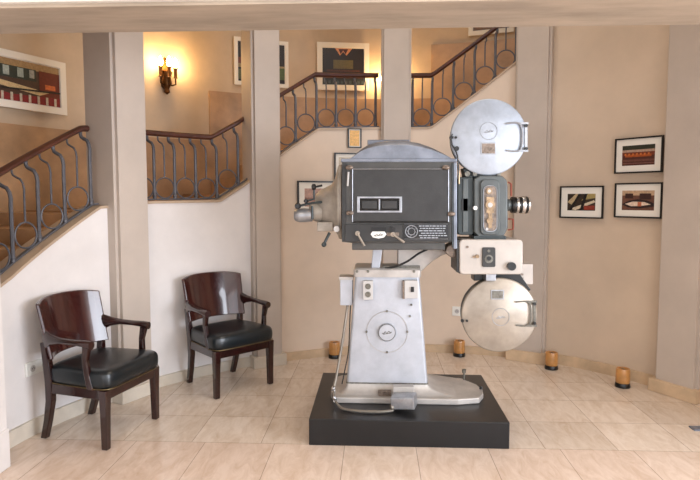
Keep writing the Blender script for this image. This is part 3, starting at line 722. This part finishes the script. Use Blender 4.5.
# control panel
m = MB(); rbox(m, 345, 224, 451, 241.5, LF - .012, LF); cpn = m.build('control_panel', 'panel_dark', proj, bevel=.003)
def lever(x0_, y0_, x1_, y1_, nm):
    m = MB(); cy(m, x0_, y0_, LF - .034, LF - .01, 2.4); m.tube([at(x0_, y0_, LF - .034), at(x1_, y1_, LF - .04)], [.006, .0075], 8); return m.build(nm, 'seat_metal', cpn, smooth=True)
lever(357.5, 233.5, 364.5, 246, 'lever'); lever(393, 234.5, 404.5, 242.5, 'lever')
m = MB(); m.prism(poly([(384.5, 231.5), (386.5, 234.3), (384, 237.5), (378.5, 238.6), (373, 237.5), (370.5, 234.3), (372.5, 231.5)], LF - .018), (0, .01, 0)); nb = m.build('name_badge', 'white_enamel', cpn, bevel=.002)
m = MB(); m.prism(poly(rrpoly(371, 227, 386, 231.5, .5), LF - .018), (0, .01, 0)); m.build('name_strip', 'black', cpn)
m = MB(); script_mark(m, 378.5, 234.7, LF - .0195, 9, 2); m.build('badge_script', 'plate_grey', cpn)
m = MB(); cy(m, 393, 229, LF - .03, LF - .01, 2.6); m.build('control_knob', 'black', cpn, smooth=True)
m = MB(); rbox(m, 387, 232.6, 399, 236, LF - .016, LF - .01); m.build('lever_slot', 'plate_brown', cpn)
m = MB(); rbox(m, 403.5, 223.5, 448.5, 239.5, LF - .018, LF - .011); m.build('instruction_plate', 'black', cpn)
m = MB(); ringpx(m, 411.5, 231.5, LF - .0195, 6.0, .45); ringpx(m, 411.5, 231.5, LF - .0195, 3.4, .35)
for k in range(8):
    t = 2 * math.pi * k / 8; m.tube([at(411.5 + 3.6 * math.cos(t), 231.5 + 3.6 * math.sin(t), LF - .019), at(411.5 + 5.4 * math.cos(t + .3), 231.5 + 5.4 * math.sin(t + .3), LF - .019)], .0013, 5)
for r0_, r1_, yy in ((419, 447, 226), (420, 447, 228.4), (419, 446, 230.8), (421, 447, 233.2), (419, 447, 235.6), (420, 440, 237.8)):
    x = r0_
    while x < r1_ - 2:
        w_ = random.uniform(1.5, 5); rbox(m, x, yy - .45, min(x + w_, r1_), yy + .45, LF - .0195, LF - .018); x += w_ + .8
for q in ([(404, 224), (448, 224)], [(404, 239), (448, 239)]): m.tube([at(x, y, LF - .019) for x, y in q], .0012, 5)
m.build('plate_print', 'steel', cpn)
# rear housing (left)
a0 = at(342, 203, 3.83); rc = Vector((a0.x, 3.83, at(342, 203, 3.75).z))
K = 3.75 / F
prof = [(.0, 33), (.06, 33), (.10, 30.5), (.22, 29), (.45, 24), (.7, 20), (.85, 17), (1.0, 14)]
m = MB(); zc = at(330, 200, 3.7).z
rings = []
for xp, yt, yb, hy in ((342, 163, 241, .21), (338, 163.5, 240, .21), (336.5, 168, 236, .20), (334, 178, 232, .18), (330, 184, 229, .16), (324, 187, 226, .145), (318, 190, 223, .12), (314, 194, 218, .09)):
    zt_, zb_ = at(xp, yt, 3.68).z, at(xp, yb, 3.68).z; X = at(xp, 200, 3.68).x; cz = (zt_ + zb_) / 2; hz = (zt_ - zb_) / 2
    rings.append([Vector((X, 3.83 + hy * math.copysign(abs(math.cos(t)) ** .7, math.cos(t)), cz + hz * math.copysign(abs(math.sin(t)) ** .7, math.sin(t)))) for t in [2 * math.pi * k / 32 for k in range(32)]])
MB().loft(rings).build('rear_housing', 'tan_metal', proj, smooth=True, bevel=.004); rh = bpy.data.objects['rear_housing']
m = MB(); rbox(m, 317, 222, 333, 231.5, 3.68, 3.86); m.build('motor_bracket', 'tan_metal', rh, bevel=.006)
m = MB(); cy(m, 336.5, 229, 3.60, 3.68, 3); m.build('adjusting_knob', 'switch_white', rh, smooth=True)
m = MB(); m.tube([at(329.5, 233, 3.66), at(324.5, 243, 3.63)], [.010, .0085], 8); a_ = at(324, 244.5, 3.63); m.lathe(a_ - Vector((0, .018, 0)), a_ + Vector((0, .018, 0)), [(0, .008), (.3, .016), (.7, .016), (1, .008)], 12); m.build('crank_lever', 'head_dark', rh, smooth=True)
m = MB(); m.tube([at(322, 185.5, 3.68), at(315, 187, 3.66)], .007, 8); a_ = at(313.5, 187, 3.66); m.lathe(a_ - Vector((.012, 0, 0)), a_ + Vector((.016, 0, 0)), [(0, .01), (.2, .02), (.8, .02), (1, .01)], 14); m.build('focus_knob', 'black', rh, smooth=True)
m = MB(); m.tube([at(314, 190, 3.67), at(314, 199, 3.67), at(307, 201, 3.67)], .007, 8); m.tube([at(299, 206, 3.67), at(312, 203, 3.68), at(322, 202, 3.70)], .008, 8); m.tube([at(312, 206, 3.66), at(312.5, 219, 3.66)], .008, 8)
m.build('linkage_rod', 'head_dark', rh, smooth=True)
for x, y, r_ in ((298, 206, .020), (306, 201, .014)):
    m = MB(); a_ = at(x, y, 3.66); m.lathe(a_ - Vector((0, .02, 0)), a_ + Vector((0, .02, 0)), [(0, r_ * .7), (.2, r_), (.8, r_), (1, r_ * .7)], 14); m.build('control_knob', 'black', rh, smooth=True)
m = MB(); a_ = at(294.5, 215.5, 3.70); b_ = at(312, 215, 3.70); m.lathe(a_, b_, [(0, .028), (.08, .038), (.3, .046), (.6, .046), (1, .042)], 20); m.build('small_motor', 'steel', rh, smooth=True)
m = MB(); m.lathe(at(310, 212, 3.74), at(320, 212, 3.76), [(0, .05), (1, .07)], 16); m.build('motor_mount', 'tan_metal', rh, smooth=True)
# projector head
HF = 3.60
m = MB(); m.prism(poly(rrpoly(457.5, 177, 474, 235, 3), HF + .03), (0, .26, 0)); hd0 = m.build('head_rear_casing', 'head_dark', proj, bevel=.006)
m = MB(); rbox(m, 462, 198.5, 468, 211, HF + .022, HF + .04); m.build('head_side_window', 'black', hd0)
m = MB(); m.prism(poly([(463, 179), (468, 179), (468, 232), (463, 232)], HF + .022), (0, .02, 0)); m.build('casing_rib', 'head_green', hd0, bevel=.002)
m = MB(); m.prism(poly([(474, 179), (480, 175.5), (502, 175.5), (507, 180), (508, 186), (508, 228), (504, 236.5), (479, 237.5), (474, 232)], HF), (0, .30, 0)); hd = m.build('projector_head', 'head_green', proj, bevel=.01, bseg=3)
m = MB(); m.prism(poly(rrpoly(480.5, 179.5, 500, 235, 5), HF - .02), (0, .02, 0)); m.build('head_door', 'head_green', hd, bevel=.006, bseg=3)
m = MB(); m.prism(poly(rrpoly(484, 186, 496.5, 231, 5), HF - .0235), (0, .004, 0)); m.build('mechanism_glass', 'plate_brown', hd, bevel=.001)
m = MB(); pts = [at(x, y, HF - .025) for x, y in rrpoly(483.6, 185.6, 496.9, 231.4, 5)]; m.tube(pts, .003, 6, closed=True); m.build('window_rim', 'steel', hd, smooth=True)
m = MB()
cy(m, 490.3, 205, HF - .04, HF - .02, 4.6); rbox(m, 486.5, 197, 494, 213, HF - .032, HF - .022); cy(m, 490, 220.5, HF - .035, HF - .02, 3.2); cy(m, 489.5, 191, HF - .035, HF - .02, 3.0); rbox(m, 488.5, 212, 492, 228, HF - .03, HF - .022)
m.build('film_gate', 'brass', hd, smooth=True)
m = MB(); cy(m, 490.3, 205, HF - .043, HF - .04, 2.4); cy(m, 489.5, 191, HF - .037, HF - .034, 1.6); cy(m, 487, 229, HF - .034, HF - .02, 1.4); m.build('gate_sprocket', 'switch_white', hd)
m = MB(); cy(m, 475.5, 208, HF - .02, HF + .01, 2.0); m.build('door_knob', 'white_enamel', hd, smooth=True)
# lens
lz = at(518, 205, 3.72).z; lx = lambda x: at(x, 205, 3.72).x
m = MB(); m.lathe((lx(507), 3.72, lz), (lx(511), 3.72, lz), [(0, .04), (1, .036)], 28); ln = m.build('lens_barrel', 'head_green', proj, smooth=True)
for x0_, x1_, r_, mt in ((511, 515.5, 8.0, 'black'), (515.5, 518, 8.4, 'chrome'), (518, 521, 8.0, 'black'), (521, 524.5, 8.9, 'chrome'), (524.5, 527, 8.5, 'black'), (527, 529, 8.0, 'chrome')):
    m = MB(); rr_ = r_ * 3.72 / F
    m.lathe((lx(x0_), 3.72, lz), (lx(x1_), 3.72, lz), [(0, rr_ * .97), (.15, rr_), (.85, rr_), (1, rr_ * .97)], 28); m.build('lens_ring', mt, ln, smooth=True)
m = MB(); m.lathe((lx(529), 3.72, lz), (lx(529.4), 3.72, lz), [(0, .042), (1, .04)], 24); m.build('lens_glass', 'dark_glass', ln)
m = MB(); m.tube([at(508, 219, 3.66), at(513, 219, 3.66), at(513, 229, 3.66), at(508, 230, 3.66)], .005, 8); m.tube([at(508, 182, 3.72), at(511, 184, 3.72), at(511, 196, 3.72)], .005, 8); m.build('oil_pipe', 'copper_red', proj, smooth=True)
# --- magazines
def magazine(px, py, r, Y, mtl, name, label_rect, em, handle, dark_edge):
    k = Y / F; c = at(px, py, Y); rr = r * k
    m = MB(); m.lathe((c.x, Y + .13, c.z), (c.x, Y + .012, c.z), [(0, rr * .93), (.05, rr * .955), (1, rr * .955)], 72); mg = m.build(name, dark_edge, proj, smooth=True)
    m = MB(); m.lathe((c.x, Y + .014, c.z), (c.x, Y - .004, c.z), [(0, rr), (.45, rr), (.75, rr * .992), (1, rr * .965), (1, .3 * rr), (1.12, .27 * rr)], 72); m.build('magazine_door', mtl, mg, smooth=True)
    m = MB(); ringpx(m, em[0], em[1], Y - .007, 8.6, .28); script_mark(m, em[0], em[1], Y - .0065, 9, 2.2); m.build('emblem', 'steel', mg)
    x0_, y0_, x1_, y1_ = label_rect
    m = MB(); rbox(m, x0_, y0_, x1_, y1_, Y - .010, Y - .002); m.build('plate_rim', 'steel', mg, bevel=.001)
    m = MB(); rbox(m, x0_ + 1, y0_ + 1, x1_ - 1, y1_ - 1, Y - .0115, Y - .009); m.build('data_plate', 'plate_brown' if name == 'upper_magazine' else 'plate_grey', mg)
    hx0, hx1, hy0, hy1 = handle
    m = MB()
    m.tube([at(x, y, Y - .014) for x, y in fillet2([(hx0, hy0), (hx1 - 4, hy0 - .5), (hx1 - .5, (hy0 + hy1) / 2 - 8), (hx1, (hy0 + hy1) / 2), (hx1 - .5, (hy0 + hy1) / 2 + 8), (hx1 - 4, hy1 + .5), (hx0, hy1)])], .0055 if name == 'upper_magazine' else .0045, 8)
    rbox(m, hx1 - 4, hy0 - 1.3, hx1 + 6, hy0 + .7, Y - .018, Y - .006); rbox(m, hx1 - 4, hy1 - .7, hx1 + 6, hy1 + 1.3, Y - .018, Y - .006)
    m.build('handle', 'steel' if name == 'upper_magazine' else 'plate_grey', mg, smooth=True)
    m = MB(); rbox(m, hx1 + 2.3, hy0 - 1, hx1 + 5, hy1 + 1, Y - .01, Y + .02); m.build('hinge_bar', 'steel' if name == 'upper_magazine' else 'plate_grey', mg, bevel=.001)
    m = MB()
    for y in (hy0 + 2, hy1 - 2): cy(m, hx1 + 4, y, Y - .024, Y - .008, 1.5)
    m.build('hinge_bolt', 'black', mg)
    return mg
def fillet2(pts):
    P = fillet([Vector((x, y, 0)) for x, y in pts], 5); return [(p.x, p.y) for p in P]
MY = 3.62
mg = magazine(488.6, 137.2, 37.2, MY, 'magazine_silver', 'upper_magazine', (481, 142.5, 496, 154.5), (488.7, 131), (506.5, 522.5, 123.5, 150.5), 'head_dark')
m = MB(); m.tube([at(x, y, MY - .02) for x, y in ((452.5, 134), (451, 137.5), (452, 145), (455.5, 150), (457.5, 156), (458.5, 168), (458, 178))], .0045, 8); cy(m, 451.5, 137.3, MY - .03, MY, 1.7); cy(m, 456.8, 148.5, MY - .035, MY, 2.3); cy(m, 456, 137.4, MY - .02, MY, 1.2); m.build('latch_rod', 'black', mg, smooth=True)
m = MB(); m.tube([at(x, y, MY) for x, y in ((453, 160), (457, 164), (459, 172), (459, 184))], .006, 8); m.build('oil_tube', 'brass', proj, smooth=True)
m = MB(); m.prism(poly([(463, 168), (500, 170), (498, 177), (465, 178)], MY + .03), (0, .12, 0)); m.build('magazine_throat', 'head_dark', proj, bevel=.004)
for x, r_ in ((467.5, 2.6), (475, 2.2), (499, 2.0)):
    m = MB(); cy(m, x, 173.8, MY, MY + .05, r_); m.build('film_roller', 'plate_grey', proj, smooth=True)
mg2 = magazine(499.2, 315.0, 37.6, MY, 'magazine_worn', 'lower_magazine', (491, 290, 504, 299.5), (500.7, 317), (516, 531, 302, 325.5), 'head_dark')
m = MB(); cy(m, 462.5, 321, MY - .02, MY, 1.6); cy(m, 467, 321, MY - .016, MY, 1.2); m.build('latch', 'black', mg2)
# --- sound head
SF = 3.56
m = MB(); m.prism(poly(rrpoly(459.5, 239.5, 523, 274.5, 4), SF), (0, .30, 0)); sh = m.build('sound_head', 'cream_paint', proj, bevel=.008, bseg=3)
m = MB(); m.prism(poly([(456.5, 240.5), (460.5, 240), (460.5, 274), (456.5, 272)], SF + .012), (0, .27, 0)); m.build('side_cover', 'panel_dark', sh, bevel=.003)
m = MB(); m.prism(poly(rrpoly(482.5, 247.5, 495.5, 267, 1.5), SF - .012), (0, .014, 0)); m.build('control_plate', 'panel_dark', sh, bevel=.002)
m = MB(); cy(m, 489, 259, SF - .016, SF - .01, 4.2); cy(m, 489, 251, SF - .016, SF - .01, 1.4); m.build('dial', 'plate_grey', sh)
m = MB(); cy(m, 489, 258.5, SF - .022, SF - .012, 2.2); m.build('dial_knob', 'black', sh)
m = MB(); cy(m, 512, 266.5, SF - .03, SF, 4.2, 4.0); m.build('volume_knob', 'black', sh, smooth=True)
m = MB(); cy(m, 477.5, 256.5, SF - .018, SF, 1.9); cy(m, 474, 257, SF - .012, SF, 1.0); m.build('brass_knob', 'brass', sh, smooth=True)
m = MB(); cy(m, 467.5, 247, SF - .006, SF, 1.3, seg=10); m.build('cover_screw', 'plate_brown', sh)
m = MB(); m.prism(poly([(448, 246), (457, 242), (457, 258), (450, 257), (445, 252)], SF + .06), (0, .16, 0)); m.build('drive_housing', 'plate_brown', proj, bevel=.005)
m = MB(); m.prism(poly([(474, 236), (506, 236), (506, 241), (474, 241)], SF + .04), (0, .2, 0)); m.build('head_mount', 'head_dark', proj)
m = MB(); m.prism(poly(rrpoly(519, 264, 533, 284.5, 1), SF + .12), (0, .10, 0)); rb = m.build('relay_box', 'cream_paint', proj, bevel=.004)
m = MB(); rbox(m, 519, 273.5, 523.5, 275.5, SF + .112, SF + .122); rbox(m, 519, 277.5, 523.5, 279, SF + .112, SF + .122); m.build('relay_slot', 'plate_brown', rb)
m = MB(); m.prism(poly([(474, 274), (520, 274), (531, 290), (520, 296), (500, 279), (474, 281)], SF + .11), (0, .12, 0)); m.build('magazine_bracket', 'black', proj, bevel=.004)
m = MB(); m.prism(poly([(486, 274), (496, 274), (496, 281), (486, 281)], SF + .03), (0, .08, 0)); m.build('film_trap', 'steel', proj, bevel=.003)
# ------------------------------------------------------------------ light
def area(name, loc, target, size, sy, power, col):
    l = bpy.data.lights.new(name, 'AREA'); l.shape = 'RECTANGLE'; l.size = size; l.size_y = sy; l.energy = power; l.color = col
    o = bpy.data.objects.new(name, l); C.objects.link(o); o.location = loc
    o.rotation_euler = (Vector(target) - Vector(loc)).to_track_quat('-Z', 'Y').to_euler(); return o
area('window_daylight', (4.1, .25, 1.5), (-1.6, 3.6, .9), 2.7, 2.2, 270, (.84, .90, 1.0))  # key light in the added side window; right jamb keeps it off the right wall
area('window_daylight', (2.0, -2.5, 1.5), (-.2, 4, .9), 3.0, 2.4, 75, (.90, .93, 1.0))
area('window_daylight', (-1.75, -2.5, 1.5), (.3, 4, 1.0), 1.6, 2.2, 45, (.95, .95, 1.0))
area('hall_ceiling_light', (.3, 3.9, 4.2), (.3, 4.0, 0), 1.6, 1.2, 30, (1, .88, .76))
for x in (-1.4, 2.0):
    area('lobby_downlight', (x, 1.2, 2.88), (x, 1.4, 0), .25, .25, 14, (1, .82, .62))  # unseen fill lights added to brighten the lobby and lintel face
w = bpy.data.worlds.new('World'); bpy.context.scene.world = w; w.use_nodes = True
w.node_tree.nodes['Background'].inputs[0].default_value = (.80, .88, 1, 1); w.node_tree.nodes['Background'].inputs[1].default_value = .6
# ------------------------------------------------------------------ camera
cd = bpy.data.cameras.new('camera'); co = bpy.data.objects.new('camera', cd); C.objects.link(co)
cd.sensor_width = 36; cd.lens = F / 700 * 36; cd.clip_start = .05
co.location = (0, 0, CAM_H); co.rotation_euler = (math.pi / 2 - TH, 0, PS)
sc = bpy.context.scene; sc.camera = co
sc.view_settings.view_transform = 'Standard'; sc.view_settings.look = 'None'; sc.view_settings.gamma = 1
sc.view_settings.exposure = 0.0
